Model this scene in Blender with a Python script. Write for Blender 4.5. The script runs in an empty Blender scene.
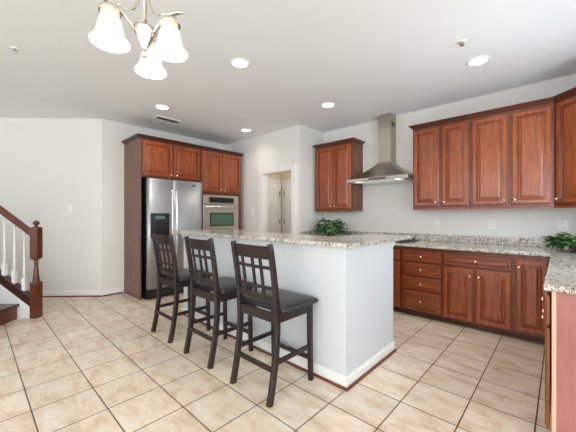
import bpy, bmesh, math, random
from mathutils import Vector, Matrix
random.seed(7)
sc = bpy.context.scene
COL = sc.collection

# ------------------------------------------------------------------ camera, world, lights, exposure
H = 1.25
cam_d = bpy.data.cameras.new('camera'); cam = bpy.data.objects.new('camera', cam_d); COL.objects.link(cam)
cam_d.sensor_width = 36.0; cam_d.lens = 36.0 * 294.7 / 576.0
cam_d.shift_y = -0.5 / 576.0
cam_d.clip_start = 0.05
cam.location = (0, 0, H)
cam.rotation_euler = (math.radians(90), 0, math.radians(42.84))
sc.camera = cam

w = bpy.data.worlds.new('daylight'); sc.world = w; w.use_nodes = True
wb = w.node_tree.nodes['Background']
wb.inputs[0].default_value = (0.82, 0.91, 1.0, 1); wb.inputs[1].default_value = 1.2

sc.view_settings.view_transform = 'Standard'
sc.view_settings.look = 'None'
sc.view_settings.gamma = 1.0
sc.view_settings.use_curve_mapping = False
sc.view_settings.exposure = 0.0

def area(name, loc, rot, sx, sy, power, col=(1, 1, 1)):
    d = bpy.data.lights.new(name, 'AREA'); d.shape = 'RECTANGLE'; d.size = sx; d.size_y = sy
    d.energy = power; d.color = col
    o = bpy.data.objects.new(name, d); COL.objects.link(o); o.location = loc; o.rotation_euler = rot
    return o
R = math.radians
# area lights added at assumed, unseen rear and east windows, and the kitchen window
TU = 116   # area lights tilted up to brighten the ceiling
area('window_daylight', (-6.6, -3.85, 1.45), (R(TU), 0, 0), 2.3, 1.9, 42, (0.93, 0.97, 1.0))
area('window_daylight', (-3.1, -3.85, 1.45), (R(TU), 0, 0), 2.3, 1.9, 32, (0.93, 0.97, 1.0))
area('window_daylight', (0.4, -3.85, 1.45), (R(TU), 0, 0), 2.3, 1.9, 105, (0.93, 0.97, 1.0))
area('window_daylight', (3.35, -1.0, 1.3), (R(TU), 0, R(90)), 2.6, 2.2, 165, (0.89, 0.955, 1.0))
area('window_daylight', (0.50, 2.95, 1.62), (R(98), 0, R(90)), 1.1, 0.95, 20, (0.78, 0.90, 1.0))
# unseen fill light added to brighten the hallway behind the doorway
hl = bpy.data.lights.new('hall_fill', 'POINT'); hl.energy = 12; hl.color = (1.0, 0.95, 0.88); hl.shadow_soft_size = 0.12
hlo = bpy.data.objects.new('hall_fill', hl); COL.objects.link(hlo); hlo.location = (-3.7, 4.5, 2.45)

# ------------------------------------------------------------------ materials
def new_mat(name):
    m = bpy.data.materials.new(name); m.use_nodes = True
    nt = m.node_tree; return m, nt, nt.nodes['Principled BSDF']
def srgb(r, g, b):
    f = lambda c: (c / 255 / 12.92) if c / 255 <= 0.04045 else ((c / 255 + 0.055) / 1.055) ** 2.4
    return (f(r), f(g), f(b), 1)
def ramp(nt, stops, interp='LINEAR'):
    n = nt.nodes.new('ShaderNodeValToRGB'); cr = n.color_ramp; cr.interpolation = interp
    while len(cr.elements) < len(stops): cr.elements.new(0.5)
    for e, (p, c) in zip(cr.elements, stops): e.position = p; e.color = c
    return n
def coords(nt, scale=(1, 1, 1), loc=(0, 0, 0), rot=(0, 0, 0)):
    tc = nt.nodes.new('ShaderNodeTexCoord'); mp = nt.nodes.new('ShaderNodeMapping')
    mp.inputs['Scale'].default_value = scale; mp.inputs['Location'].default_value = loc; mp.inputs['Rotation'].default_value = rot
    nt.links.new(tc.outputs['Object'], mp.inputs[0]); return mp
def noise(nt, vec, scale, detail=3, rough=0.5, dist=0.0):
    n = nt.nodes.new('ShaderNodeTexNoise'); n.inputs['Scale'].default_value = scale
    n.inputs['Detail'].default_value = detail; n.inputs['Roughness'].default_value = rough; n.inputs['Distortion'].default_value = dist
    nt.links.new(vec.outputs[0], n.inputs['Vector']); return n
def bump(nt, b, src, strength, dist=0.002):
    n = nt.nodes.new('ShaderNodeBump'); n.inputs['Strength'].default_value = strength; n.inputs['Distance'].default_value = dist
    nt.links.new(src, n.inputs['Height']); nt.links.new(n.outputs[0], b.inputs['Normal'])
def mixc(nt, fac, a, b, mode='MIX', f=0.5):
    n = nt.nodes.new('ShaderNodeMix'); n.data_type = 'RGBA'; n.blend_type = mode
    if fac is not None: nt.links.new(fac, n.inputs[0])
    else: n.inputs[0].default_value = f
    for k, v in ((6, a), (7, b)):
        if isinstance(v, tuple): n.inputs[k].default_value = v
        else: nt.links.new(v, n.inputs[k])
    return n

def plain(name, col, rough=0.6, metal=0.0, mottled=0.04, nscale=3.0, spec=0.5):
    m, nt, b = new_mat(name)
    mp = coords(nt); n = noise(nt, mp, nscale, 2)
    lo = tuple(c * (1 - mottled) for c in col[:3]) + (1,); hi = tuple(min(1, c * (1 + mottled)) for c in col[:3]) + (1,)
    r = ramp(nt, [(0.3, lo), (0.7, hi)]); nt.links.new(n.outputs[0], r.inputs[0]); nt.links.new(r.outputs[0], b.inputs['Base Color'])
    b.inputs['Roughness'].default_value = rough; b.inputs['Metallic'].default_value = metal
    b.inputs['Specular IOR Level'].default_value = spec
    return m
def wood(name, dark, mid, light, rough=0.33, axis='z', coat=0.15):
    m, nt, b = new_mat(name)
    s = {'z': (9, 9, 0.9), 'x': (0.9, 9, 9), 'y': (9, 0.9, 9)}[axis]
    mp = coords(nt, s); n = noise(nt, mp, 5.0, 5, 0.6, 0.5)
    mp2 = coords(nt, (1.3, 1.3, 0.9)); n2 = noise(nt, mp2, 2.0, 2, 0.5)
    r = ramp(nt, [(0.30, dark), (0.5, mid), (0.72, light)]); nt.links.new(n.outputs[0], r.inputs[0])
    r2 = ramp(nt, [(0.3, (0.84, 0.83, 0.82, 1)), (0.7, (1.08, 1.08, 1.08, 1))]); nt.links.new(n2.outputs[0], r2.inputs[0])
    mx = mixc(nt, None, r.outputs[0], r2.outputs[0], 'MULTIPLY', 1.0)
    nt.links.new(mx.outputs[2], b.inputs['Base Color'])
    b.inputs['Roughness'].default_value = rough; b.inputs['Coat Weight'].default_value = coat; b.inputs['Coat Roughness'].default_value = 0.25
    bump(nt, b, n.outputs[0], 0.08)
    return m
def emit(name, col, strength):
    m, nt, b = new_mat(name); b.inputs['Base Color'].default_value = col
    b.inputs['Emission Color'].default_value = col; b.inputs['Emission Strength'].default_value = strength; return m
def steel(name, col=(0.62, 0.60, 0.57, 1), rough=0.28, axis='z'):
    m, nt, b = new_mat(name)
    s = {'z': (60, 60, 0.6), 'x': (0.6, 60, 60), 'y': (60, 0.6, 60)}[axis]
    mp = coords(nt, s); n = noise(nt, mp, 3.0, 3)
    r = ramp(nt, [(0.3, tuple(c * 0.95 for c in col[:3]) + (1,)), (0.7, col)]); nt.links.new(n.outputs[0], r.inputs[0])
    nt.links.new(r.outputs[0], b.inputs['Base Color'])
    rr = nt.nodes.new('ShaderNodeMapRange'); rr.inputs['To Min'].default_value = rough * 0.95; rr.inputs['To Max'].default_value = rough * 1.06
    nt.links.new(n.outputs[0], rr.inputs['Value']); nt.links.new(rr.outputs[0], b.inputs['Roughness'])
    b.inputs['Metallic'].default_value = 1.0
    return m
def granite(name):
    m, nt, b = new_mat(name)
    mp = coords(nt)
    n1 = noise(nt, mp, 22, 4, 0.65, 0.4); n2 = noise(nt, mp, 62, 3, 0.6); n3 = noise(nt, mp, 44, 3, 0.7, 0.8)
    r1 = ramp(nt, [(0.0, srgb(150, 140, 130)), (0.42, srgb(176, 168, 158)), (0.52, srgb(212, 206, 196)), (1.0, srgb(230, 227, 220))]); nt.links.new(n1.outputs[0], r1.inputs[0])
    r2 = ramp(nt, [(0.0, (1, 1, 1, 1)), (0.40, (1, 1, 1, 1)), (0.44, (0, 0, 0, 1))]); nt.links.new(n2.outputs[0], r2.inputs[0])
    r3 = ramp(nt, [(0.0, (0, 0, 0, 1)), (0.59, (0, 0, 0, 1)), (0.63, (1, 1, 1, 1))]); nt.links.new(n3.outputs[0], r3.inputs[0])
    a = mixc(nt, r2.outputs[0], r1.outputs[0], srgb(116, 103, 92))
    c = mixc(nt, r3.outputs[0], a.outputs[2], srgb(66, 61, 58))
    nt.links.new(c.outputs[2], b.inputs['Base Color'])
    b.inputs['Roughness'].default_value = 0.14; return m
def tile_mat(name):
    m, nt, b = new_mat(name)
    P = 0.3397
    mp = coords(nt, (1, 1, 1), (0.1127, -0.2664, 0))
    br = nt.nodes.new('ShaderNodeTexBrick'); br.offset = 0.0; br.squash = 1.0
    nt.links.new(mp.outputs[0], br.inputs['Vector'])
    br.inputs['Scale'].default_value = 1.0; br.inputs['Brick Width'].default_value = P; br.inputs['Row Height'].default_value = P
    br.inputs['Mortar Size'].default_value = 0.0038; br.inputs['Mortar Smooth'].default_value = 0.1
    br.inputs['Color1'].default_value = (0.93, 0.93, 0.93, 1); br.inputs['Color2'].default_value = (1.04, 1.04, 1.04, 1); br.inputs['Mortar'].default_value = (1, 1, 1, 1)
    mp2 = coords(nt, (1.0, 2.2, 1)); n = noise(nt, mp2, 4.6, 6, 0.66, 0.35)
    mp3 = coords(nt); n3 = noise(nt, mp3, 40, 3, 0.7)
    r = ramp(nt, [(0.24, TILE[0]), (0.5, TILE[1]), (0.74, TILE[2])]); nt.links.new(n.outputs[0], r.inputs[0])
    r3 = ramp(nt, [(0.3, (0.94, 0.94, 0.94, 1)), (0.7, (1.04, 1.04, 1.04, 1))]); nt.links.new(n3.outputs[0], r3.inputs[0])
    x = mixc(nt, None, r.outputs[0], br.outputs['Color'], 'MULTIPLY', 1.0)
    x2 = mixc(nt, None, x.outputs[2], r3.outputs[0], 'MULTIPLY', 1.0)
    y = mixc(nt, br.outputs['Fac'], x2.outputs[2], srgb(72, 58, 45))
    nt.links.new(y.outputs[2], b.inputs['Base Color'])
    b.inputs['Roughness'].default_value = 0.33
    inv = nt.nodes.new('ShaderNodeMath'); inv.operation = 'SUBTRACT'; inv.inputs[0].default_value = 1.0
    nt.links.new(br.outputs['Fac'], inv.inputs[1]); bump(nt, b, inv.outputs[0], 0.5, 0.002)
    return m
TILE = (srgb(202, 168, 130), srgb(231, 214, 191), srgb(243, 234, 220))

M = {}
M['wall'] = plain('wall_paint', srgb(230, 228, 223), 0.75, mottled=0.012, nscale=1.2, spec=0.3)
M['ceiling'] = plain('ceiling_paint', srgb(240, 242, 243), 0.85, mottled=0.012, nscale=1.0, spec=0.2)
M['hall_wall'] = plain('hall_paint', srgb(222, 208, 184), 0.75, mottled=0.012, spec=0.3)
M['tile'] = tile_mat('floor_tile')
M['white'] = plain('white_trim_paint', srgb(238, 238, 236), 0.4, mottled=0.01)
M['island_white'] = plain('island_paint', srgb(206, 212, 215), 0.45, mottled=0.015)
M['cherry'] = wood('cherry_wood', srgb(120, 54, 24), srgb(148, 72, 33), srgb(168, 88, 43), 0.28, coat=0.25)
M['cherry_h'] = wood('cherry_wood_horizontal', srgb(112, 54, 27), srgb(138, 70, 37), srgb(160, 88, 50), axis='x')
M['cherry_hy'] = wood('cherry_wood_crosswise', srgb(112, 54, 27), srgb(138, 70, 37), srgb(160, 88, 50), axis='y')
M['cherry_side'] = wood('cherry_side_panel', srgb(100, 62, 48), srgb(116, 75, 59), srgb(132, 88, 71), 0.4)
M['cherry_end'] = wood('cherry_end_sheen', srgb(160, 100, 94), srgb(168, 108, 102), srgb(176, 116, 110), 0.35)  # pale pink tone carries the daylight sheen on this cabinet end
M['groove_shade'] = wood('cherry_groove_shade', srgb(82, 38, 20), srgb(98, 46, 25), srgb(112, 56, 32))  # shade in the door grooves, painted as darker wood
M['frame'] = wood('cherry_frame_shaded', srgb(88, 40, 22), srgb(108, 50, 28), srgb(124, 62, 36))  # face frame darkened: shade of the gaps between doors is in the colour
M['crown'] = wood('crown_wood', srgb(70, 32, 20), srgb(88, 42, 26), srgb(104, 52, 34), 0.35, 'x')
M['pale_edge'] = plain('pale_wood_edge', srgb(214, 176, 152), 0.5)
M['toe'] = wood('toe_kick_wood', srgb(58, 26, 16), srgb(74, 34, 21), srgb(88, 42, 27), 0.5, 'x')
M['stair_wood'] = wood('stair_wood', srgb(74, 34, 20), srgb(100, 50, 30), srgb(122, 64, 40), 0.3)
M['stair_dark'] = wood('stair_tread_wood', srgb(46, 24, 18), srgb(64, 34, 26), srgb(84, 48, 36), 0.3, 'x')
M['shoe'] = plain('shoe_moulding_stain', srgb(112, 54, 38), 0.4)
M['espresso'] = wood('espresso_wood', srgb(22, 14, 13), srgb(34, 21, 19), srgb(50, 31, 27), 0.4, coat=0.0)
M['leather'] = plain('black_seat_vinyl', srgb(24, 24, 26), 0.3, mottled=0.1, nscale=30)
M['granite'] = granite('speckled_granite')
M['steel'] = steel('brushed_steel', (0.50, 0.52, 0.55, 1), 0.50, 'y')
M['steel_hood'] = steel('hood_steel', (0.44, 0.40, 0.35, 1), 0.30, 'z')
M['steel_oven'] = steel('oven_steel', (0.66, 0.61, 0.54, 1), 0.3, 'y')
M['handle'] = steel('handle_steel', (0.88, 0.88, 0.87, 1), 0.25)
M['nickel'] = steel('satin_nickel', (0.70, 0.64, 0.56, 1), 0.22)
M['knob'] = steel('knob_metal', (0.86, 0.80, 0.70, 1), 0.18)
M['black'] = plain('black_plastic', srgb(22, 22, 24), 0.28)
M['darkgrey'] = plain('dark_grey_metal', srgb(60, 58, 58), 0.5)
M['hinge'] = steel('hinge_metal', (0.30, 0.28, 0.25, 1), 0.35)
M['display'] = plain('green_grey_display', srgb(96, 130, 118), 0.2)
M['oven_glass_reflection'] = plain('oven_glass_reflection', srgb(84, 112, 92), 0.08)  # outdoor reflection painted in as a green-grey base colour
M['grille'] = plain('vent_dark', srgb(96, 90, 86), 0.6)
M['bulb'] = emit('downlight_glow', (1.0, 0.97, 0.92, 1), 6.0)
M['hoodbulb'] = emit('hood_lamp_glow', (1.0, 0.95, 0.85, 1), 1.6)
M['plate'] = plain('switch_plate', srgb(240, 240, 236), 0.35, mottled=0.01)
M['slot'] = plain('socket_slot', srgb(120, 116, 110), 0.5)
M['pot'] = plain('basket_pot', srgb(92, 74, 52), 0.7, mottled=0.2, nscale=40)
M['leaf'] = plain('leaf_green', srgb(52, 92, 50), 0.4, mottled=0.45, nscale=22)
M['leaf_light'] = plain('pale_leaf_green', srgb(128, 158, 104), 0.45, mottled=0.3, nscale=22)
M['stem'] = plain('plant_stem', srgb(70, 86, 44), 0.6)

def shade_mat():
    m, nt, b = new_mat('frosted_shade_glass')
    b.inputs['Base Color'].default_value = (0.95, 0.93, 0.90, 1); b.inputs['Roughness'].default_value = 0.35
    mp = coords(nt); n = noise(nt, mp, 9, 4, 0.6, 1.2)
    r = ramp(nt, [(0.35, (1.0, 0.95, 0.88, 1)), (0.65, (1.0, 1.0, 1.0, 1))]); nt.links.new(n.outputs[0], r.inputs[0])
    nt.links.new(r.outputs[0], b.inputs['Emission Color']); b.inputs['Emission Strength'].default_value = 1.25
    return m
M['shade'] = shade_mat()
M['fitter'] = plain('frosted_collar_glass', srgb(236, 222, 200), 0.35)

# ------------------------------------------------------------------ mesh helpers
class MB:
    def __init__(s): s.bm = bmesh.new(); s.mats = []
    def mi(s, m):
        if m not in s.mats: s.mats.append(m)
        return s.mats.index(m)
    def poly(s, vs, m=None, smooth=False):
        try: f = s.bm.faces.new(vs)
        except ValueError: return None
        f.material_index = s.mi(m) if m else 0; f.smooth = smooth; return f
    def v(s, p): return s.bm.verts.new(p)
    def box(s, x0, x1, y0, y1, z0, z1, m=None, bev=0.0, frame=None):
        pts = [(x0, y0, z0), (x1, y0, z0), (x1, y1, z0), (x0, y1, z0), (x0, y0, z1), (x1, y0, z1), (x1, y1, z1), (x0, y1, z1)]
        if frame: pts = [frame @ Vector(p) for p in pts]
        vs = [s.v(p) for p in pts]
        fs = [s.poly([vs[i] for i in q], m) for q in ((0, 3, 2, 1), (4, 5, 6, 7), (0, 1, 5, 4), (1, 2, 6, 5), (2, 3, 7, 6), (3, 0, 4, 7))]
        if bev > 0:
            es = list({e for f in fs for e in f.edges})
            r = bmesh.ops.bevel(s.bm, geom=es, offset=bev, segments=2, affect='EDGES', profile=0.5)
            k = s.mi(m) if m else 0
            for f in r['faces']: f.material_index = k
        return s
    def prism(s, poly, z0, z1, m=None, frame=None):
        f = frame or Matrix()
        a = [s.v(f @ Vector((p[0], p[1], z0))) for p in poly]; b = [s.v(f @ Vector((p[0], p[1], z1))) for p in poly]
        s.poly(a[::-1], m); s.poly(b, m); n = len(poly)
        for i in range(n): s.poly([a[i], a[(i + 1) % n], b[(i + 1) % n], b[i]], m)
        return s
    def loft(s, rings, m=None, smooth=False, caps=True):
        R_ = [[s.v(p) for p in r] for r in rings]; n = len(R_[0])
        for a, b in zip(R_, R_[1:]):
            for i in range(n): s.poly([a[i], a[(i + 1) % n], b[(i + 1) % n], b[i]], m, smooth)
        if caps: s.poly(R_[0][::-1], m); s.poly(R_[-1], m)
        return s
    def lathe(s, prof, c, seg=24, m=None, axis=None, smooth=True, caps=True):
        fr = Matrix.Translation(c)
        if axis is not None: fr = fr @ Vector((0, 0, 1)).rotation_difference(Vector(axis)).to_matrix().to_4x4()
        rings = [[fr @ Vector((r * math.cos(2 * math.pi * k / seg), r * math.sin(2 * math.pi * k / seg), z)) for k in range(seg)] for r, z in prof]
        return s.loft(rings, m, smooth, caps)
    def tube(s, pts, r, seg=8, m=None, flat=1.0):
        pts = [Vector(p) for p in pts]; rings = []
        for i, p in enumerate(pts):
            t = (pts[min(i + 1, len(pts) - 1)] - pts[max(i - 1, 0)]).normalized()
            up = Vector((0, 0, 1)) if abs(t.z) < 0.95 else Vector((1, 0, 0))
            a = t.cross(up).normalized(); b = a.cross(t).normalized()
            rr = r[i] if isinstance(r, (list, tuple)) else r
            rings.append([p + a * rr * math.cos(2 * math.pi * k / seg) + b * rr * flat * math.sin(2 * math.pi * k / seg) for k in range(seg)])
        return s.loft(rings, m, True)
    def sweep(s, path, hw, hd, m=None):
        """rectangular section in the local x / normal direction, along a path in a y-z plane: path of (x, y, z)"""
        pts = [Vector(p) for p in path]; rings = []
        for i, p in enumerate(pts):
            t = (pts[min(i + 1, len(pts) - 1)] - pts[max(i - 1, 0)]).normalized()
            a = Vector((1, 0, 0)); b = t.cross(a).normalized()
            w_ = hw[i] if isinstance(hw, (list, tuple)) else hw; d_ = hd[i] if isinstance(hd, (list, tuple)) else hd
            c = 0.25
            rings.append([p + a * sx * w_ + b * sy * d_ for sx, sy in ((-1 + c, -1), (1 - c, -1), (1, -1 + c), (1, 1 - c), (1 - c, 1), (-1 + c, 1), (-1, 1 - c), (-1, -1 + c))])
        return s.loft(rings, m)
    def panel(s, o, U, V, N, wd, ht, t=0.02, st=0.046, m=None, flat=False):
        """raised-panel cabinet door, o = lower corner on the carcass face"""
        o, U, V, N = Vector(o), Vector(U), Vector(V), Vector(N)
        rs = [(0, 0), (0, t - 0.009), (0.004, t - 0.006), (0.009, t - 0.005), (0.013, t), (st, t), (st + 0.003, t - 0.007), (st + 0.013, t - 0.004), (st + 0.017, t - 0.013), (st + 0.024, t - 0.013), (st + 0.042, t - 0.005)]
        if flat: rs = [(0, 0), (0, t - 0.009), (0.004, t - 0.006), (0.008, t), (st, t), (st + 0.003, t - 0.007), (st + 0.010, t - 0.004), (st + 0.013, t - 0.011)]
        G = M['groove_shade'] if m is not None and m.name.startswith('cherry') else m
        shade_rings = {(3), 6, 8} if not flat else {2, 5, 7}
        rings = [[o + U * i + V * i + N * d, o + U * (wd - i) + V * i + N * d, o + U * (wd - i) + V * (ht - i) + N * d, o + U * i + V * (ht - i) + N * d] for i, d in rs]
        R_ = [[s.v(p) for p in r] for r in rings]
        for q, (a, b) in enumerate(zip(R_, R_[1:])):
            for i in range(4): s.poly([a[i], a[(i + 1) % 4], b[(i + 1) % 4], b[i]], G if (q + 1) in shade_rings and q > 2 else m)
        s.poly(R_[0][::-1], m); s.poly(R_[-1], m)
        return s
    def build(s, name, mat=None, parent=None, bevel=0.0):
        bmesh.ops.recalc_face_normals(s.bm, faces=s.bm.faces)
        me = bpy.data.meshes.new(name); s.bm.to_mesh(me); s.bm.free()
        mats = [mat] if mat is not None else []
        if s.mats:
            mats = s.mats
        for m in mats: me.materials.append(m)
        o = bpy.data.objects.new(name, me); COL.objects.link(o)
        if parent is not None:
            o.parent = parent; o.matrix_parent_inverse = wmat(parent).inverted()
        if bevel:
            b = o.modifiers.new('bevel', 'BEVEL'); b.width = bevel; b.segments = 2; b.limit_method = 'ANGLE'; b.angle_limit = R(40)
        return o
def wmat(o):
    m = Matrix.LocRotScale(o.location, o.rotation_euler, o.scale)
    if o.parent: m = wmat(o.parent) @ o.matrix_parent_inverse @ m
    return m
def tag(o, label=None, cat=None, group=None, kind=None):
    if label: o['label'] = label
    if cat: o['category'] = cat
    if group: o['group'] = group
    if kind: o['kind'] = kind
    return o
def thing(name, label, cat, loc, rz=0, group=None):
    e = bpy.data.objects.new(name, None); COL.objects.link(e); e.location = loc; e.rotation_euler = (0, 0, rz)
    e.empty_display_size = 0.1
    return tag(e, label, cat, group)
def struct(name, mb, mat):
    return tag(mb.build(name, mat), kind='structure')
def copy_tree(o, parent=None):
    c = o.copy(); COL.objects.link(c)
    if parent: c.parent = parent
    for ch in list(o.children): copy_tree(ch, c)
    return c
def knob(parent, p, N):
    N = Vector(N)
    return MB().lathe([(0.005, 0.0), (0.004, 0.012), (0.011, 0.016), (0.014, 0.022), (0.012, 0.028), (0.004, 0.031)], Vector(p), 12, axis=N).build('knob', M['knob'], parent)

X, Y, Z = Vector((1, 0, 0)), Vector((0, 1, 0)), Vector((0, 0, 1))
CE = 2.745; T = 0.12
YB = 4.34; XR = 0.56; XF = -5.21; YD = 3.68; XT = -3.15
S2 = math.sqrt(0.5)

# ------------------------------------------------------------------ room shell
L45 = 7.6   # length of the diagonal wall
C45 = (XF, 1.39); E45 = (XF - L45 * S2, 1.39 - L45 * S2)
YR = -4.0; XE = 3.5
struct('floor', MB().prism([(-11.2, YR - T), (XE + T, YR - T), (XE + T, 5.3), (-11.2, 5.3)], -0.06, 0.0), M['tile'])
struct('ceiling', MB().prism([(-11.2, YR - T), (XE + T, YR - T), (XE + T, 5.3), (-11.2, 5.3)], CE, CE + 0.06), M['ceiling'])
struct('wall_back', MB().box(XT - T, XR + T, YB, YB + T, 0, CE), M['wall'])
struct('wall_return', MB().box(XT - T, XT, YD + T, YB, 0, CE), M['wall'])
DX0, DX1, DZ = -4.06, -3.315, 2.02    # doorway opening
struct('wall_doorway', MB().box(XF, DX0, YD, YD + T, 0, CE).box(DX1, XT, YD, YD + T, 0, CE).box(DX0, DX1, YD, YD + T, DZ, CE), M['wall'])
struct('wall_fridge', MB().box(XF - T, XF, 1.39, YD + T, 0, CE), M['wall'])
struct('wall_stair', MB().prism([C45, E45, (E45[0] - T * S2, E45[1] + T * S2), (C45[0] - T, C45[1] + T * 0.4)], 0, CE), M['wall'])
# right kitchen wall with window, then the breakfast-room walls
WY0, WY1, WZ0, WZ1 = 2.38, 3.52, 1.14, 2.12
struct('wall_right', MB().box(XR, XR + T, 1.95, WY0, 0, CE).box(XR, XR + T, WY1, YB, 0, CE).box(XR, XR + T, WY0, WY1, 0, WZ0).box(XR, XR + T, WY0, WY1, WZ1, CE), M['wall'])
struct('wall_jog', MB().box(XR + T, XE, 1.95, 1.95 + T, 0, CE), M['wall'])
struct('wall_east', MB().box(XE, XE + T, YR, -2.4, 0, CE).box(XE, XE + T, 0.4, 1.95 + T, 0, CE).box(XE, XE + T, -2.4, 0.4, 0, 0.15).box(XE, XE + T, -2.4, 0.4, 2.45, CE), M['wall'])
rw = MB(); xs = [-11.2, -7.8, -5.4, -4.3, -1.9, -0.8, 1.6, XE + T]
for i in range(0, 7, 2): rw.box(xs[i], xs[i + 1], YR - T, YR, 0, CE)
for i in (1, 3, 5): rw.box(xs[i], xs[i + 1], YR - T, YR, 0, 0.45).box(xs[i], xs[i + 1], YR - T, YR, 2.45, CE)
struct('wall_rear', rw, M['wall'])
struct('wall_west', MB().box(-11.3, -11.2, YR - T, -3.9, 0, CE), M['wall'])
# windows: frame and panes
glass = bpy.data.materials.new('window_glass'); glass.use_nodes = True
gb = glass.node_tree.nodes['Principled BSDF']; gb.inputs['Transmission Weight'].default_value = 1.0; gb.inputs['Roughness'].default_value = 0.02; gb.inputs['IOR'].default_value = 1.1
def window(n, x0, x1, y0, y1, z0, z1):
    f = MB(); along = 'x' if (x1 - x0) > (y1 - y0) else 'y'
    def bar(a0, a1, zz0, zz1):
        if along == 'x': f.box(a0, a1, y0, y1, zz0, zz1)
        else: f.box(x0, x1, a0, a1, zz0, zz1)
    a0, a1 = (x0, x1) if along == 'x' else (y0, y1)
    bar(a0, a0 + .05, z0, z1); bar(a1 - .05, a1, z0, z1); bar(a0 + .05, a1 - .05, z0, z0 + .05); bar(a0 + .05, a1 - .05, z1 - .05, z1)
    zm = (z0 + z1) / 2; bar(a0 + .05, a1 - .05, zm - .02, zm + .02)
    am = (a0 + a1) / 2; bar(am - .02, am + .02, z0 + .05, zm - .02); bar(am - .02, am + .02, zm + .02, z1 - .05)
    o = struct('window_%d' % n, f, M['white'])
    g = MB()
    if along == 'x': g.box(a0 + .05, a1 - .05, (y0 + y1) / 2 - .003, (y0 + y1) / 2 + .003, z0 + .05, z1 - .05)
    else: g.box((x0 + x1) / 2 - .003, (x0 + x1) / 2 + .003, a0 + .05, a1 - .05, z0 + .05, z1 - .05)
    g.build('pane', glass, o)
window(1, -7.8, -5.4, YR - 0.09, YR - 0.03, 0.45, 2.45)
window(2, -4.3, -1.9, YR - 0.09, YR - 0.03, 0.45, 2.45)
window(3, -0.8, 1.6, YR - 0.09, YR - 0.03, 0.45, 2.45)
window(4, XE + 0.03, XE + 0.09, -2.4, 0.4, 0.15, 2.45)
window(5, XR + 0.03, XR + 0.09, WY0, WY1, WZ0, WZ1)

# hallway beyond the doorway
HX, HY = -4.93, 5.07
struct('wall_hall_left', MB().box(HX - T, HX, YD + T, HY + T, 0, CE), M['hall_wall'])
struct('wall_hall_back', MB().box(HX, -2.9, HY, HY + T, 0, CE), M['hall_wall'])
struct('wall_hall_right', MB().box(-3.0, -2.9, YB + T, HY, 0, CE), M['hall_wall'])
struct('wall_hall_front', MB().box(XT - T, -3.0, YB + T, YB + T + 0.02, 0, CE), M['hall_wall'])
def hall_door(n, o, U, N, wd, hinge_side, pre):
    o = Vector(o); U = Vector(U); N = Vector(N); ht = 2.0
    d = MB(); fr = Matrix((U.to_4d(), N.to_4d(), Z.to_4d(), (0, 0, 0, 1))).transposed()
    fr = Matrix(((U.x, N.x, 0, o.x), (U.y, N.y, 0, o.y), (0, 0, 1, o.z), (0, 0, 0, 1)))
    d.box(0, wd, 0, 0.035, 0, ht, frame=fr)
    ob = struct('door_%d' % n, d, M['white'])
    for (a, b, z0, z1) in ((0.1, 0.45, 1.55, 1.88), (0.55, 0.9, 1.55, 1.88), (0.1, 0.45, 0.85, 1.48), (0.55, 0.9, 0.85, 1.48), (0.1, 0.45, 0.15, 0.75), (0.55, 0.9, 0.15, 0.75)):
        MB().panel(fr @ Vector((a * wd, 0.0352, z0)), U, Z, N, (b - a) * wd, z1 - z0, 0.006, 0.012, M['white']).build('panel', M['white'], ob)
    hx = wd - 0.004 if hinge_side else -0.012
    for hz in (0.25, 1.05, 1.72):
        MB().box(hx, hx + 0.016, 0.03, 0.052, hz, hz + 0.10, frame=fr).build('hinge', M['hinge'], ob)
    # casing around the hall door
    c = MB(); c.box(-0.085, -0.015, 0, 0.018, 0, ht + 0.09, frame=fr).box(wd + 0.015, wd + 0.085, 0, 0.018, 0, ht + 0.09, frame=fr).box(-0.015, wd + 0.015, 0, 0.018, ht + 0.015, ht + 0.09, frame=fr)
    struct('trim_%d' % (n + 2), c, M['white'])
hall_door(1, (HX + 0.001, 4.98, 0.005), (0, -1, 0), (1, 0, 0), 0.72, False, 1)
hall_door(2, (-4.78, HY - 0.001, 0.005), (1, 0, 0), (0, -1, 0), 0.72, False, 1)

# doorway casing and jamb
cs = MB()
cs.box(DX0 - 0.09, DX0, YD - 0.02, YD, 0, DZ + 0.09).box(DX1, DX1 + 0.09, YD - 0.02, YD, 0, DZ + 0.09).box(DX0, DX1, YD - 0.02, YD, DZ, DZ + 0.09)
cs.box(DX0, DX0 + 0.012, YD - 0.01, YD + T, 0, DZ).box(DX1 - 0.012, DX1, YD - 0.01, YD + T, 0, DZ).box(DX0 + 0.012, DX1 - 0.012, YD - 0.01, YD + T, DZ - 0.012, DZ)
struct('trim_1', cs, M['white'])
# baseboards
def base_run(name, p0, p1, n):
    """white baseboard with a stained shoe along the room side"""
    p0, p1, n = Vector((*p0, 0)), Vector((*p1, 0)), Vector((*n, 0)); u = (p1 - p0).normalized(); L = (p1 - p0).length
    fr = Matrix(((u.x, n.x, 0, p0.x), (u.y, n.y, 0, p0.y), (0, 0, 1, 0), (0, 0, 0, 1)))
    b = MB(); b.box(0, L, 0.0, 0.012, 0.0, 0.085, M['white'], frame=fr); b.box(0, L, 0.0, 0.008, 0.085, 0.095, M['white'], frame=fr)
    b.box(0, L, 0.0125, 0.026, 0.0, 0.018, M['shoe'], frame=fr)
    struct(name, b, M['white'])
base_run('baseboard_stair', C45, E45, (S2, -S2))
base_run('baseboard_fridge', (XF, 1.39), (XF, 1.675), (1, 0))
base_run('baseboard_doorway', (-4.40, YD), (DX0 - 0.09, YD), (0, -1))
base_run('baseboard_return', (XT, YD + 0.0), (XT, 3.70), (1, 0))

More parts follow.
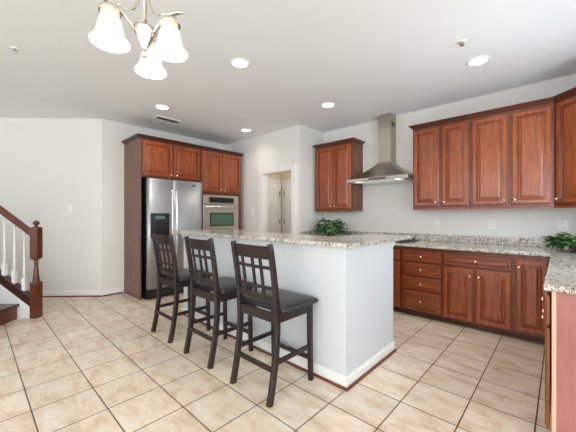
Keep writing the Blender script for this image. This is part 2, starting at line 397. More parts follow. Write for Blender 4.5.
# ------------------------------------------------------------------ kitchen island
isl = thing('kitchen_island', 'white painted island with granite raised bar in the middle of the kitchen', 'island', (-2.33, 2.2, 0))
IX0, IX1, IY0, IY1, BT = -3.52, -1.14, 1.845, 2.66, 1.052
MB().prism([(IX0, IY0), (IX1, IY0), (IX1, IY1), (IX1 - 0.13, IY1), (IX1 - 0.13, IY0 + 0.14), (IX0, IY0 + 0.14)], 0, BT - 0.032).build('knee_wall', M['island_white'], isl)
MB().box(IX0, IX1 - 0.131, IY0 + 0.141, IY1, 0.1, 0.845).box(IX0, IX1 - 0.131, IY0 + 0.141, IY1 - 0.07, 0.0, 0.1).build('cabinet_body', M['cherry'], isl)
MB().box(IX0 - 0.02, IX1 - 0.131, IY0 + 0.141, IY1 + 0.03, 0.846, 0.88, bev=0.004).build('lower_worktop', M['granite'], isl)
bt = MB(); bt.prism([(-3.76, 1.79), (-1.075, 1.79), (-1.075, 2.96), (-1.50, 2.90), (-1.62, 2.34), (-3.08, 2.44), (-3.26, 2.62), (-3.50, 2.60), (-3.76, 2.15)], BT - 0.031, BT)
bt.build('bar_top', M['granite'], isl, bevel=0.006)
tm = MB()
for dz0, dz1, e in ((0.0, 0.028, 0.020), (0.028, 0.05, 0.011)):
    z1 = BT - 0.0325 - dz0; z0 = BT - 0.0325 - dz1
    tm.box(IX0 - e, IX1 + e, IY0 - e, IY0 - 0.0005, z0, z1).box(IX1 + 0.0005, IX1 + e, IY0, IY1, z0, z1)
tm.build('top_moulding', M['island_white'], isl)
bb = MB()
for e, z0, z1 in ((0.012, 0, 0.075), (0.008, 0.075, 0.09)):
    bb.box(IX0 - e, IX1 + e, IY0 - e, IY0 - 0.0003, z0, z1).box(IX1 + 0.0003, IX1 + e, IY0, IY1 + 0.01, z0, z1)
bb.build('baseboard', M['white'], isl)
e = 0.027
MB().box(IX0 - e, IX1 + e, IY0 - e, IY0 - 0.0125, 0, 0.018).box(IX1 + 0.0125, IX1 + e, IY0 - 0.012, IY1 + 0.012, 0, 0.018).build('shoe_moulding', M['shoe'], isl)

# ------------------------------------------------------------------ wall cabinets on the back wall
def crown(parent, x0, x1, y0, yw, z, left=True, right=True):
    """stepped crown on a cabinet whose front is y0, wall yw, facing -y"""
    c = MB()
    prof = [(0.0, 0.0), (0.006, 0.012), (0.014, 0.018), (0.034, 0.040), (0.044, 0.044), (0.044, 0.056)]
    rings = []
    for e_, dz in prof:
        a = x0 - (e_ if left else 0); b = x1 + (e_ if right else 0)
        rings.append([(a, yw, z + dz), (a, y0 - e_, z + dz), (b, y0 - e_, z + dz), (b, yw, z + dz)])
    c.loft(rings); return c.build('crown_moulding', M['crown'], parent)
def wall_cabinet(name, label, x0, x1, z0, z1, doors, knobs, group=None, left=True, right=True):
    yf, yw = 4.02, YB - 0.002
    t = thing(name, label, 'cabinet', ((x0 + x1) / 2, yf, z0), 0, group)
    MB().box(x0, x1, yf, yw, z0, z1, M['cherry_side']).box(x0, x1, yf - 0.003, yf - 0.0004, z0, z1, M['frame']).build('body', None, t)
    for (a, b), k in zip(doors, knobs):
        d = MB().panel((a, yf - 0.004, z0 + 0.028), X, Z, -Y, b - a, z1 - z0 - 0.05, m=M['cherry']).build('door', M['cherry'], t)
        kx = b - 0.032 if k == 'r' else a + 0.032
        knob(d, (kx, yf - 0.0245, z0 + 0.075), -Y)
    crown(t, x0, x1, yf - 0.003, yw, z1 + 0.0005, left, right)
    # light rail below
    MB().box(x0, x1, yf - 0.006, yf + 0.012, z0 - 0.018, z0 - 0.0005).build('light_rail', M['cherry_h'], t)
    return t
wall_cabinet('wall_cabinet', 'two-door cherry wall cabinet left of the range hood, above the leafy plant', -3.075, -2.365, 1.325, 2.385, [(-3.055, -2.727), (-2.713, -2.385)], 'rl')
wall_cabinet('wall_cabinet', 'two-door cherry wall cabinet immediately right of the range hood, narrower doors', -1.45, -0.788, 1.342, 2.385, [(-1.436, -1.130), (-1.094, -0.806)], 'rl', left=True, right=False)
wall_cabinet('wall_cabinet', 'two-door cherry wall cabinet with wider doors, between the hood-side cabinet and the corner cabinet', -0.786, -0.052, 1.342, 2.385, [(-0.770, -0.430), (-0.396, -0.068)], 'rl', left=False, right=False)
# diagonal corner cabinet
cc = thing('corner_cabinet', 'angled cherry corner wall cabinet cut by the right edge of the photo', 'cabinet', (0.25, 4.1, 1.342))
A = Vector((-0.050, 4.02, 0)); B = Vector((0.25, 3.72, 0)); n_ = Vector((-S2, -S2, 0)); u_ = (B - A).normalized()
poly = [(-0.050, YB - 0.002), (A.x, A.y), (B.x, B.y), (XR - 0.002, 3.72), (XR - 0.002, YB - 0.002)]
MB().prism(poly, 1.342, 2.385).build('body', M['frame'], cc)
dd = MB().panel(A + u_ * 0.03 + n_ * 0.001 + Z * 1.37, u_, Z, n_, (B - A).length - 0.06, 1.0, m=M['cherry']).build('door', M['cherry'], cc)
knob(dd, A + u_ * 0.062 + n_ * 0.0215 + Z * 1.417, n_)
rings = []
for e_, dz in [(0.0, 0.0), (0.006, 0.012), (0.014, 0.018), (0.034, 0.040), (0.044, 0.044), (0.044, 0.056)]:
    z_ = 2.3855 + dz; k = e_ * 0.414
    rings.append([(-0.050, YB - 0.002, z_), (A.x, A.y - e_ * 1.0 - 0.001, z_), (A.x + 0.0 - k, A.y - e_ - 0.0015, z_), (B.x - k, B.y - e_, z_), (XR - 0.002, B.y - e_, z_), (XR - 0.002, YB - 0.002, z_)])
MB().loft(rings).build('crown_moulding', M['crown'], cc)
MB().prism([(A.x, A.y), (B.x, B.y), (B.x + 0.012, B.y + 0.012), (A.x + 0.012, A.y + 0.012)], 1.324, 1.3415).build('light_rail', M['cherry_h'], cc)

# ------------------------------------------------------------------ base cabinets under the back worktop
CT, CB = 0.897, 0.864      # worktop top and underside
BF = 3.72                  # face-frame plane
TK = 3.785
def base_cabinet(label, x0, x1, fronts, group=None):
    t = thing('base_cabinet', label, 'cabinet', ((x0 + x1) / 2, BF, 0), 0, group)
    MB().box(x0, x1, BF, YB - 0.003, 0.075, CB - 0.001, M['frame']).build('body', M['frame'], t)
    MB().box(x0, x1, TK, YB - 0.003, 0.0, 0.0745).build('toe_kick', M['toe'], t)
    for kind, a, b, z0, z1, kn in fronts:
        nm = 'drawer' if kind == 'd' else 'door'
        d = MB().panel((a, BF - 0.001, z0), X, Z, -Y, b - a, z1 - z0, st=0.026 if kind == 'd' else 0.046, m=M['cherry_h'] if kind == 'd' else M['cherry'], flat=(kind == 'd')).build(nm, M['cherry'], t)
        kx = {'c': (a + b) / 2, 'l': a + 0.03, 'r': b - 0.03}[kn]
        kz = (z0 + z1) / 2 if kind == 'd' else z1 - 0.075
        knob(d, (kx, BF - 0.0215 if kind != 'd' else BF - 0.0145, kz), -Y)
    return t
base_cabinet('cherry base cabinet beside the return wall at the far left end of the back worktop', -3.14, -2.272, [('d', -3.11, -2.29, 0.70, 0.815, 'c'), ('p', -3.11, -2.705, 0.09, 0.68, 'r'), ('p', -2.695, -2.29, 0.09, 0.68, 'l')])
base_cabinet('cherry base cabinet directly under the black cooktop', -2.27, -1.487, [('d', -2.25, -1.507, 0.685, 0.815, 'c'), ('p', -2.25, -1.885, 0.09, 0.66, 'r'), ('p', -1.875, -1.507, 0.09, 0.66, 'l')])
base_cabinet('cherry base cabinet with a stack of four drawers, right of the white island end', -1.485, -1.006, [('d', -1.462, -1.026, 0.690, 0.815, 'c'), ('d', -1.462, -1.026, 0.518, 0.667, 'c'), ('d', -1.462, -1.026, 0.344, 0.497, 'c'), ('d', -1.462, -1.026, 0.093, 0.322, 'c')])
base_cabinet('cherry base cabinet with one wide drawer above two doors', -1.004, -0.352, [('d', -0.990, -0.366, 0.690, 0.812, 'c'), ('p', -1.000, -0.700, 0.088, 0.664, 'r'), ('p', -0.678, -0.368, 0.092, 0.664, 'l')])
base_cabinet('cherry base cabinet with a single full-height door in the inner corner', -0.350, -0.062, [('p', -0.338, -0.088, 0.105, 0.812, 'l')])

# right-hand run seen end-on
rr_ = thing('base_cabinet', 'base cabinet run with a pinkish end panel at the right edge of the photo', 'cabinet', (0.26, 2.6, 0))
PX = -0.036; PY = 2.045
MB().box(PX, XR - 0.003, PY, BF, 0.10, CB - 0.001).box(-0.061, PX, BF, YB - 0.003, 0, CB - 0.001).box(PX, XR - 0.003, BF, YB - 0.003, 0, CB - 0.001).build('body', M['cherry'], rr_)
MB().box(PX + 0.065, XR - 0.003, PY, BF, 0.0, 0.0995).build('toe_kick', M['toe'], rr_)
MB().box(PX + 0.018, XR - 0.003, PY - 0.012, PY - 0.0005, 0.0, CB - 0.001).build('end_panel', M['cherry_end'], rr_)
MB().box(PX, PX + 0.0175, PY - 0.014, PY - 0.0005, 0.0, CB - 0.001).build('edge_strip', M['pale_edge'], rr_)
for (a, b, z0, z1, kn, kd) in ((PY + 0.01, 2.56, 0.68, 0.83, 'c', 'd'), (PY + 0.01, 2.56, 0.135, 0.66, 'r', 'p'), (2.58, 3.02, 0.70, 0.83, 'c', 'd'), (2.58, 3.02, 0.135, 0.68, 'l', 'p'), (3.05, 3.42, 0.135, 0.83, 'l', 'p')):
    d = MB().panel((PX - 0.008, a, z0), Y, Z, -X, b - a, z1 - z0, st=0.026 if kd == 'd' else 0.046, m=M['cherry'], flat=(kd == 'd')).build('drawer' if kd == 'd' else 'door', M['cherry'], rr_)
    ky = {'c': (a + b) / 2, 'l': a + 0.03, 'r': b - 0.03}[kn]
    knob(d, (PX - 0.0285 if kd != 'd' else PX - 0.0215, ky, (z0 + z1) / 2 if kd == 'd' else z1 - 0.07), -X)

# worktop with splashback
wt = thing('worktop', 'speckled grey granite worktop wrapping the corner under the wall cabinets', 'worktop', (-1.5, 4.1, CB))
wm = MB(); wm.prism([(-3.145, 3.68), (-0.068, 3.68), (-0.067, 2.008), (XR - 0.002, 2.008), (XR - 0.002, YB - 0.002), (-3.145, YB - 0.002)], CB, CT)
wm.build('slab', M['granite'], wt, bevel=0.005)
MB().box(-3.145, XR - 0.002, YB - 0.022, YB - 0.002, CT + 0.0005, CT + 0.095).box(-3.148, -3.128, 3.69, YB - 0.0225, CT + 0.0005, CT + 0.095).box(XR - 0.022, XR - 0.002, 2.012, YB - 0.0225, CT + 0.0005, CT + 0.095).build('splashback', M['granite'], wt, bevel=0.003)
# cooktop
ck = thing('cooktop', 'black gas cooktop set in the back worktop under the range hood', 'cooktop', (-1.94, 4.12, CT))
MB().box(-2.30, -1.46, 3.78, 4.25, CT + 0.0005, CT + 0.012, bev=0.003).build('cooktop_glass', M['black'], ck)
for gx in (-2.09, -1.67):
    g = MB()
    for k in range(5): g.box(gx - 0.18 + k * 0.085, gx - 0.168 + k * 0.085, 3.81, 4.22, CT + 0.030, CT + 0.042)
    for yy in (3.81, 4.01, 4.208): g.box(gx - 0.18, gx + 0.172, yy, yy + 0.012, CT + 0.018, CT + 0.030)
    for xx in (gx - 0.18, gx + 0.16):
        for yy in (3.81, 4.208): g.box(xx, xx + 0.012, yy, yy + 0.012, CT + 0.0125, CT + 0.018)
    g.build('pan_support', M['black'], ck)
    for yy in (3.91, 4.12): MB().lathe([(0.04, 0), (0.042, 0.008), (0.03, 0.012), (0.0, 0.013)][:3], (gx, yy, CT + 0.0125), 16).build('burner', M['darkgrey'], ck)

# ------------------------------------------------------------------ range hood
hd = thing('range_hood', 'stainless steel chimney range hood on the back wall between the wall cabinets', 'range hood', (-1.93, 4.2, 1.74))
hx0, hx1, hy0 = -2.375, -1.460, 3.87; hw_ = YB - 0.003
cx0, cx1, cy0 = -2.012, -1.813, 4.142
c = MB()
rg = [[(hx0, hw_, 1.743), (hx0, hy0, 1.743), (hx1, hy0, 1.743), (hx1, hw_, 1.743)], [(hx0, hw_, 1.790), (hx0, hy0, 1.790), (hx1, hy0, 1.790), (hx1, hw_, 1.790)]]
for k in range(1, 7):
    s_ = k / 6; q = 1 - (1 - s_) ** 1.25; zz = 1.790 + (2.035 - 1.790) * s_ ** 1.12
    x0_ = hx0 + (cx0 - hx0) * q; x1_ = hx1 + (cx1 - hx1) * q; y0_ = hy0 + (cy0 - hy0) * q
    rg.append([(x0_, hw_, zz), (x0_, y0_, zz), (x1_, y0_, zz), (x1_, hw_, zz)])
c.loft(rg); c.build('canopy', M['steel_hood'], hd)
MB().box(cx0 + 0.003, cx1 - 0.003, cy0 + 0.003, hw_, 2.0355, CE - 0.002).build('chimney', M['steel_hood'], hd)
MB().box(cx1 - 0.0025, cx1 - 0.0005, cy0 + 0.04, cy0 + 0.14, 2.56, 2.63).build('vent_slot', M['black'], hd)
MB().box(-2.02, -1.76, hy0 - 0.003, hy0 - 0.0005, 1.755, 1.780).build('control_strip', M['darkgrey'], hd)
MB().box(hx0 + 0.08, hx1 - 0.08, hy0 + 0.08, hw_ - 0.05, 1.733, 1.7425).build('filter', M['handle'], hd)
for xx in (-2.2, -1.62):
    MB().lathe([(0.03, -0.004), (0.035, 0.0)], (xx, hy0 + 0.045, 1.742), 16).build('lamp', M['hoodbulb'], hd)

# ------------------------------------------------------------------ refrigerator wall
FX = -4.56
def crown_x(parent, y0, y1, z, left=True, right=True):
    rings = []
    for e_, dz in [(0.0, 0.0), (0.006, 0.012), (0.014, 0.018), (0.034, 0.036), (0.044, 0.040), (0.044, 0.052)]:
        a = y0 - (e_ if left else 0); b = y1 + (e_ if right else 0)
        rings.append([(XF + 0.003, a, z + dz), (FX + e_, a, z + dz), (FX + e_, b, z + dz), (XF + 0.003, b, z + dz)])
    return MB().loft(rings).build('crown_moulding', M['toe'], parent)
fc = thing('refrigerator_surround', 'cherry side panel and two-door cabinet enclosing the steel refrigerator', 'cabinet', (-4.88, 2.2, 0))
ZT = 2.395
MB().box(XF + 0.003, FX + 0.003, 1.70, 1.722, 0.0, ZT).build('side_panel', M['cherry_side'], fc)
MB().box(XF + 0.003, FX, 1.7225, 2.70, 1.83, ZT).build('body', M['frame'], fc)
for a, b, kn in ((1.74, 2.198, 'r'), (2.222, 2.68, 'l')):
    d = MB().panel((FX + 0.001, a, 1.85), Y, Z, X, b - a, ZT - 1.87, m=M['cherry']).build('door', M['cherry'], fc)
    knob(d, (FX + 0.0215, b - 0.035 if kn == 'r' else a + 0.035, 1.885), X)
crown_x(fc, 1.70, 2.70, ZT + 0.0005, True, False)
ot = thing('oven_cabinet', 'tall cherry cabinet holding the wall oven, next to the hallway doorway', 'cabinet', (-4.88, 3.15, 0))
b_ = MB(); b_.box(XF + 0.003, FX, 2.702, 2.724, 0.1, 1.622).box(XF + 0.003, FX, 3.50, 3.572, 0.1, 1.622)
b_.box(XF + 0.003, FX, 2.702, 3.572, 1.6225, ZT).box(XF + 0.003, FX, 2.7245, 3.4995, 0.1, 0.92)
b_.build('body', M['frame'], ot)
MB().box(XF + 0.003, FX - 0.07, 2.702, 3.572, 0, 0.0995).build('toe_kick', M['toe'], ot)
for a, b, kn in ((2.722, 3.130, 'r'), (3.142, 3.55, 'l')):
    d = MB().panel((FX + 0.001, a, 1.675), Y, Z, X, b - a, ZT - 1.695, m=M['cherry']).build('door', M['cherry'], ot)
    knob(d, (FX + 0.0215, b - 0.035 if kn == 'r' else a + 0.035, 1.71), X)
for z0, z1 in ((0.14, 0.50), (0.52, 0.88)):
    d = MB().panel((FX + 0.001, 2.74, z0), Y, Z, X, 0.79, z1 - z0, m=M['cherry_hy']).build('drawer', M['cherry_hy'], ot)
    knob(d, (FX + 0.0215, 3.13, (z0 + z1) / 2), X)
crown_x(ot, 2.702, 3.60, ZT + 0.0005, False, False)

# wall oven
ov = thing('wall_oven', 'stainless steel wall oven with black control panel in the tall cabinet', 'oven', (-4.6, 3.1, 0.93))
MB().box(-5.1, FX + 0.002, 2.73, 3.495, 0.93, 1.615).build('body', M['darkgrey'], ov)
MB().box(FX + 0.0025, FX + 0.028, 2.735, 3.49, 1.455, 1.612, bev=0.003).build('control_panel', M['steel_oven'], ov)
MB().box(FX + 0.0285, FX + 0.032, 2.85, 3.38, 1.478, 1.575).build('display', M['black'], ov)
od = MB().box(FX + 0.0025, FX + 0.03, 2.735, 3.49, 0.935, 1.448, bev=0.004).build('door', M['steel_oven'], ov)
MB().box(FX + 0.0305, FX + 0.033, 2.865, 3.375, 1.06, 1.30, M['black']).box(FX + 0.0332, FX + 0.0345, 2.89, 3.35, 1.08, 1.28, M['oven_glass_reflection']).build('window', None, od)
MB().tube([(FX + 0.07, 2.77, 1.405), (FX + 0.07, 3.45, 1.405)], 0.013, 12).box(FX + 0.0305, FX + 0.07, 2.79, 2.81, 1.397, 1.413).box(FX + 0.0305, FX + 0.07, 3.41, 3.43, 1.397, 1.413).build('handle', M['handle'], od)

# refrigerator
fr_ = thing('refrigerator', 'stainless steel side-by-side refrigerator with black ice dispenser', 'refrigerator', (-4.8, 2.21, 0))
FB = -4.485
MB().box(-5.18, FB, 1.765, 2.665, 0.03, 1.785, M['black']).box(-5.15, FB - 0.02, 1.775, 2.655, 0.0, 0.0295, M['black']).build('body', None, fr_)
def fdoor(y0, y1, side):
    rings = []; n = 10; z0, z1 = 0.16, 1.802
    pr = []
    for k in range(n + 1):
        s_ = k / n; yy = y0 + (y1 - y0) * s_
        edge = min(s_, 1 - s_) * (y1 - y0)
        pr.append((FB + 0.0445 + 0.018 * (1 - (2 * s_ - 1) ** 2) - 0.012 * max(0, 1 - edge / 0.02), yy))
    pr = pr + [(FB + 0.001, y1), (FB + 0.001, y0)]
    d = MB().prism(pr, z0, z1).build('door', M['steel'], fr_)
    for p in d.data.polygons:
        if abs(p.normal.z) < 0.5 and p.normal.x > 0.5: p.use_smooth = True
    return d
d1 = fdoor(1.765, 2.143, 0); d2 = fdoor(2.149, 2.665, 1)
for d, yy in ((d1, 2.118), (d2, 2.190)):
    pts = [(FB + 0.055, yy, 0.58), (FB + 0.085, yy, 0.60), (FB + 0.095, yy, 0.66)] + [(FB + 0.099, yy, z) for z in (0.8, 1.1, 1.4)] + [(FB + 0.095, yy, 1.57), (FB + 0.085, yy, 1.63), (FB + 0.055, yy, 1.65)]
    MB().tube(pts, 0.012, 10).build('handle', M['handle'], d)
dp = MB(); xq = FB + 0.064
dp.box(xq - 0.012, xq + 0.006, 1.802, 2.085, 0.92, 1.285, M['black'], bev=0.004)
dp.box(xq + 0.0062, xq + 0.008, 1.865, 2.01, 1.195, 1.245, M['display'])
dp.box(xq + 0.0062, xq + 0.0072, 1.83, 2.055, 0.93, 1.16, M['black'])
dp.box(xq + 0.0075, xq + 0.02, 1.87, 1.92, 1.03, 1.13, M['black']).box(xq + 0.0075, xq + 0.02, 1.95, 2.0, 1.03, 1.13, M['black'])
dp.box(xq + 0.0075, xq + 0.028, 1.835, 2.03, 0.935, 0.955, M['black'])
dp.build('ice_dispenser', None, d1)
MB().box(FB + 0.062, FB + 0.0645, 2.46, 2.53, 1.735, 1.748).build('badge', M['darkgrey'], d2)
gr = MB().box(FB - 0.02, FB + 0.03, 1.775, 2.655, 0.03, 0.15, M['black'])
for k in range(5): gr.box(FB + 0.0302, FB + 0.034, 1.80, 2.63, 0.045 + k * 0.02, 0.055 + k * 0.02, M['darkgrey'])
gr.build('grille', None, fr_)

# ------------------------------------------------------------------ bar stools
def make_stool():
    t = thing('bar_stool', 'x', 'bar stool', (0, 0, 0), 0, 'bar stools along the island')
    W = M['espresso']; hx = 0.1975; pw = 0.0175
    def rear_y(z):
        if z < 0.50: return -0.145 - 0.070 * (1 - z / 0.50) ** 1.7
        return -0.145 - 0.008 * ((z - 0.50) / 0.15) if z < 0.65 else -0.153 - 0.060 * ((z - 0.65) / 0.41) ** 1.3
    zs = [0.0, 0.08, 0.16, 0.26, 0.38, 0.50, 0.60, 0.68, 0.76, 0.85, 0.94, 1.02, 1.06]
    for s_ in (-1, 1):
        MB().sweep([(s_ * hx, rear_y(z), z) for z in zs], [pw] * 12 + [0.013], [0.021 if z < 0.65 else 0.018 for z in zs]).build('leg', W, t)
        MB().sweep([(s_ * (hx + 0.002), 0.215, 0.0), (s_ * hx, 0.208, 0.3), (s_ * hx, 0.205, 0.5865)], [0.0165, 0.018, 0.019], [0.0165, 0.018, 0.019]).build('leg', W, t)
    # seat frame (apron) and cushion
    MB().box(-hx + 0.018, hx - 0.018, 0.193, 0.213, 0.522, 0.587).box(-hx + 0.018, hx - 0.018, -0.16, -0.14, 0.522, 0.587).box(-hx - 0.01, -hx + 0.010, -0.128, 0.186, 0.522, 0.587).box(hx - 0.010, hx + 0.01, -0.128, 0.186, 0.522, 0.587).build('seat_frame', W, t)
    c = MB(); rings = []
    def rr(hw, y0, y1, z, rad=0.035):
        pts = []
        for cx_, cy_, a0 in ((hw - rad, y1 - rad, 0), (-hw + rad, y1 - rad, 90), (-hw + rad, y0 + rad, 180), (hw - rad, y0 + rad, 270)):
            for k in range(5):
                a = R(a0 + k * 22.5); pts.append((cx_ + rad * math.cos(a), cy_ + rad * math.sin(a), z))
        return pts
    for hw, i, z in ((0.225, 0.01, 0.5885), (0.252, 0.022, 0.595), (0.255, 0.025, 0.611), (0.238, 0.012, 0.625), (0.205, -0.022, 0.6335), (0.15, -0.075, 0.639), (0.10, -0.12, 0.6405)):
        rings.append(rr(hw, -0.118 - i * 0.6 if i > 0 else -0.118 - i, 0.238 + i, z, min(0.035, hw * 0.8)))
    c.loft(rings, None, True).build('seat', M['leather'], t)
    # backrest: top rail, lower rail, lattice
    def curve_bar(z0, z1, x0, x1, th, bow=0.012):
        b = MB(); rg = []; n = 8
        for k in range(n + 1):
            s_ = k / n; xx = x0 + (x1 - x0) * s_
            by = -bow * (1 - (2 * (xx / 0.36)) ** 2) if bow else 0
            rg.append([(xx, rear_y(z0) + by - th, z0), (xx, rear_y(z0) + by + th, z0), (xx, rear_y(z1) + by + th, z1), (xx, rear_y(z1) + by - th, z1)])
        return b.loft(rg)
    xi = hx - pw - 0.0005
    tr = curve_bar(0.955, 1.045, -xi, xi, 0.010); tr.build('top_rail', W, t)
    curve_bar(0.665, 0.705, -xi, xi, 0.009).build('lower_rail', W, t)
    for x in (-0.105, 0.008, 0.088):
        b = MB(); rg = []
        for k in range(6):
            z = 0.7055 + (0.9545 - 0.7055) * k / 5
            by = -0.012 * (1 - (2 * (x / 0.36)) ** 2)
            rg.append([(x - 0.011, rear_y(z) + by - 0.006, z), (x + 0.011, rear_y(z) + by - 0.006, z), (x + 0.011, rear_y(z) + by + 0.006, z), (x - 0.011, rear_y(z) + by + 0.006, z)])
        b.loft(rg).build('back_slat', W, t)
    for z in (0.885, 0.745):
        b = curve_bar(z, z + 0.022, -xi, xi, 0.0075); b.build('cross_slat', W, t)
    # stretchers
    MB().box(-hx + 0.017, hx - 0.017, -0.193, -0.175, 0.205, 0.235).build('stretcher', W, t)
    MB().box(-hx + 0.017, hx - 0.017, 0.199, 0.219, 0.155, 0.185).build('stretcher', W, t)
    for s_ in (-1, 1): MB().box(s_ * hx - 0.009, s_ * hx + 0.009, -0.148, 0.189, 0.245, 0.275).build('stretcher', W, t)
    return t
st0 = make_stool()
stools = [(-3.015, 'dark wooden bar stool farthest along the island, standing in front of the steel refrigerator'),
          (-2.305, 'middle one of the three dark wooden bar stools at the white island'),
          (-1.600, 'dark wooden bar stool nearest the camera, by the near corner of the white island')]
for i, (x, lab) in enumerate(stools):
    o = st0 if i == 0 else copy_tree(st0)
    o.location = (x, 1.55, 0); o['label'] = lab
    if 'group' in o: o['group'] = 'bar stools along the island'

# ------------------------------------------------------------------ staircase (45 degrees to the kitchen)
NP = Vector((-4.72, 0.55, 0)); a_ = Vector((-S2, -S2, 0)); bx = Vector((S2, -S2, 0))
SF = Matrix(((a_.x, bx.x, 0, NP.x), (a_.y, bx.y, 0, NP.y), (0, 0, 1, 0), (0, 0, 0, 1)))
stt = thing('staircase', 'staircase with turned newel post, cherry handrail and white balusters rising at the left edge', 'staircase', (NP.x, NP.y, 0))
RUN, RISE, A0 = 0.235, 0.185, 0.175; SL = RISE / RUN; NS = 8; SWD = 1.0
AE = A0 + NS * RUN
def xz(pts, b0, b1, m=None, mb=None):
    """prism of an outline in the (a, z) plane between b0 and b1"""
    mb = mb or MB(); lo = [mb.v(SF @ Vector((p[0], b0, p[1]))) for p in pts]; hi = [mb.v(SF @ Vector((p[0], b1, p[1]))) for p in pts]
    mb.poly(lo, m); mb.poly(hi[::-1], m); n = len(pts)
    for i in range(n): mb.poly([lo[i], hi[i], hi[(i + 1) % n], lo[(i + 1) % n]], m)
    return mb
CAPB = lambda a: 0.115 + 0.80 * a
xz([(0.044, 0), (AE, 0), (AE, CAPB(AE)), (0.044, CAPB(0.044))], -0.03, 0.03).build('stringer', M['white'], stt)
xz([(0.044, CAPB(0.044) + .0005), (AE, CAPB(AE) + .0005), (AE, CAPB(AE) + 0.105), (0.044, CAPB(0.044) + 0.105)], -0.045, 0.0455).build('stringer_cap', M['stair_dark'], stt)
for k in range(NS):
    a0 = A0 + k * RUN
    MB().box(a0 + 0.012, a0 + 0.03, 0.046, SWD, k * RISE, (k + 1) * RISE - 0.03, frame=SF).build('riser', M['stair_wood'], stt)
    tr_ = MB().box(a0 - 0.018, a0 + RUN + 0.012, 0.046, SWD, (k + 1) * RISE - 0.0295, (k + 1) * RISE, bev=0.006, frame=SF); tr_.build('tread', M['stair_dark'], stt)
xz([(A0 + 0.05, 0), (AE, 0), (AE, NS * RISE - 0.12), (A0 + 0.05, 0.02)], SWD - 0.05, SWD - 0.001).build('stringer', M['white'], stt)
def sq_rings(mb, prof, m=None):
    rings = []
    for h, z in prof: rings.append([SF @ Vector((sx * h, sy * h, z)) for sx, sy in ((-1, -1), (1, -1), (1, 1), (-1, 1))])
    mb.loft(rings, m)
nb = MB(); sq_rings(nb, [(0.043, 0.0), (0.043, 0.42), (0.040, 0.435), (0.036, 0.44)])
nb.lathe([(0.036, 0.4405), (0.040, 0.45), (0.034, 0.46), (0.030, 0.475), (0.034, 0.485), (0.030, 0.50), (0.027, 0.54), (0.023, 0.60), (0.020, 0.64), (0.018, 0.66), (0.026, 0.665), (0.026, 0.672), (0.018, 0.68), (0.022, 0.70), (0.036, 0.715)], NP, 20)
sq_rings(nb, [(0.030, 0.7155), (0.043, 0.735), (0.043, 1.09), (0.037, 1.105), (0.026, 1.11)])
ns = nb.build('newel_post', M['stair_wood'], stt)
MB().lathe([(0.024, 1.1105), (0.018, 1.12), (0.016, 1.13), (0.028, 1.14), (0.034, 1.155), (0.034, 1.165), (0.027, 1.178), (0.010, 1.186)], NP, 20).build('finial', M['stair_wood'], ns)
RZ = lambda a: 0.955 + 0.775 * a
rl = MB(); rg = []
for aa in (0.0435, AE):
    z0 = RZ(aa)
    rg.append([SF @ Vector((aa, b, z0 + z)) for b, z in ((-0.022, 0), (-0.027, 0.02), (-0.024, 0.035), (-0.032, 0.05), (-0.026, 0.075), (-0.010, 0.085), (0.010, 0.085), (0.026, 0.075), (0.032, 0.05), (0.024, 0.035), (0.027, 0.02), (0.022, 0))])
rl.loft(rg).build('handrail', M['stair_wood'], stt)
k = 0; ab = 0.14
while ab < AE - 0.1:
    zb = CAPB(ab) + 0.107 + 0.8 * 0.016; zt = RZ(ab) - 0.775 * 0.010
    b = MB(); sq = lambda h, z: [SF @ Vector((ab + sx * h, sy * h, z)) for sx, sy in ((-1, -1), (1, -1), (1, 1), (-1, 1))]
    b.loft([sq(0.019, zb - 0.02), sq(0.019, zb + 0.13), sq(0.012, zb + 0.14)])
    b.lathe([(0.010, zb + 0.1405), (0.013, zb + 0.155), (0.010, zb + 0.165), (0.0145, zb + 0.20), (0.012, zb + 0.40), (0.010, zt - 0.0)], SF @ Vector((ab, 0, 0)), 10)
    b.build('baluster', M['white'], stt)
    ab += RUN / 2

# ------------------------------------------------------------------ ceiling fixtures
def downlight(x, y, lab, power=23):
    t = thing('downlight', lab, 'ceiling light', (x, y, CE), 0, 'recessed ceiling lights')
    MB().lathe([(0.076, -0.002), (0.080, -0.010), (0.095, -0.006), (0.097, -0.0005)], (x, y, CE), 32, caps=False).build('trim_ring', M['white'], t)
    MB().lathe([(0.078, -0.004), (0.060, -0.0075), (0.02, -0.008)], (x, y, CE), 32).build('lens', M['bulb'], t)
    d = bpy.data.lights.new('downlight_lamp', 'SPOT'); d.energy = power; d.spot_size = R(150); d.spot_blend = 1.0; d.shadow_soft_size = 0.07; d.color = (1.0, 0.93, 0.84)
    o = bpy.data.objects.new('downlight_lamp', d); COL.objects.link(o); o.parent = t; o.location = (0, 0, -0.03)
downlight(-2.31, 1.80, 'round recessed ceiling light above the near half of the island')
downlight(-0.59, 3.34, 'round recessed ceiling light closest to the right wall cabinets')
downlight(-2.31, 3.29, 'round recessed ceiling light between the island and the range hood')
downlight(-4.03, 1.80, 'round recessed ceiling light in front of the refrigerator, beside the air vent')
downlight(-4.04, 3.28, 'round recessed ceiling light in front of the hallway doorway', 15)
vt = thing('air_vent', 'rectangular ceiling air register above the refrigerator', 'vent', (-4.47, 2.07, CE))
v_ = MB().box(-4.53, -4.41, 1.90, 2.26, CE - 0.012, CE - 0.0005)
v_.build('frame', M['white'], vt)
g = MB()
for k in range(7): g.box(-4.52 + k * 0.0145, -4.512 + k * 0.0145, 1.915, 2.245, CE - 0.016, CE - 0.0125)
g.build('louvre', M['grille'], vt)
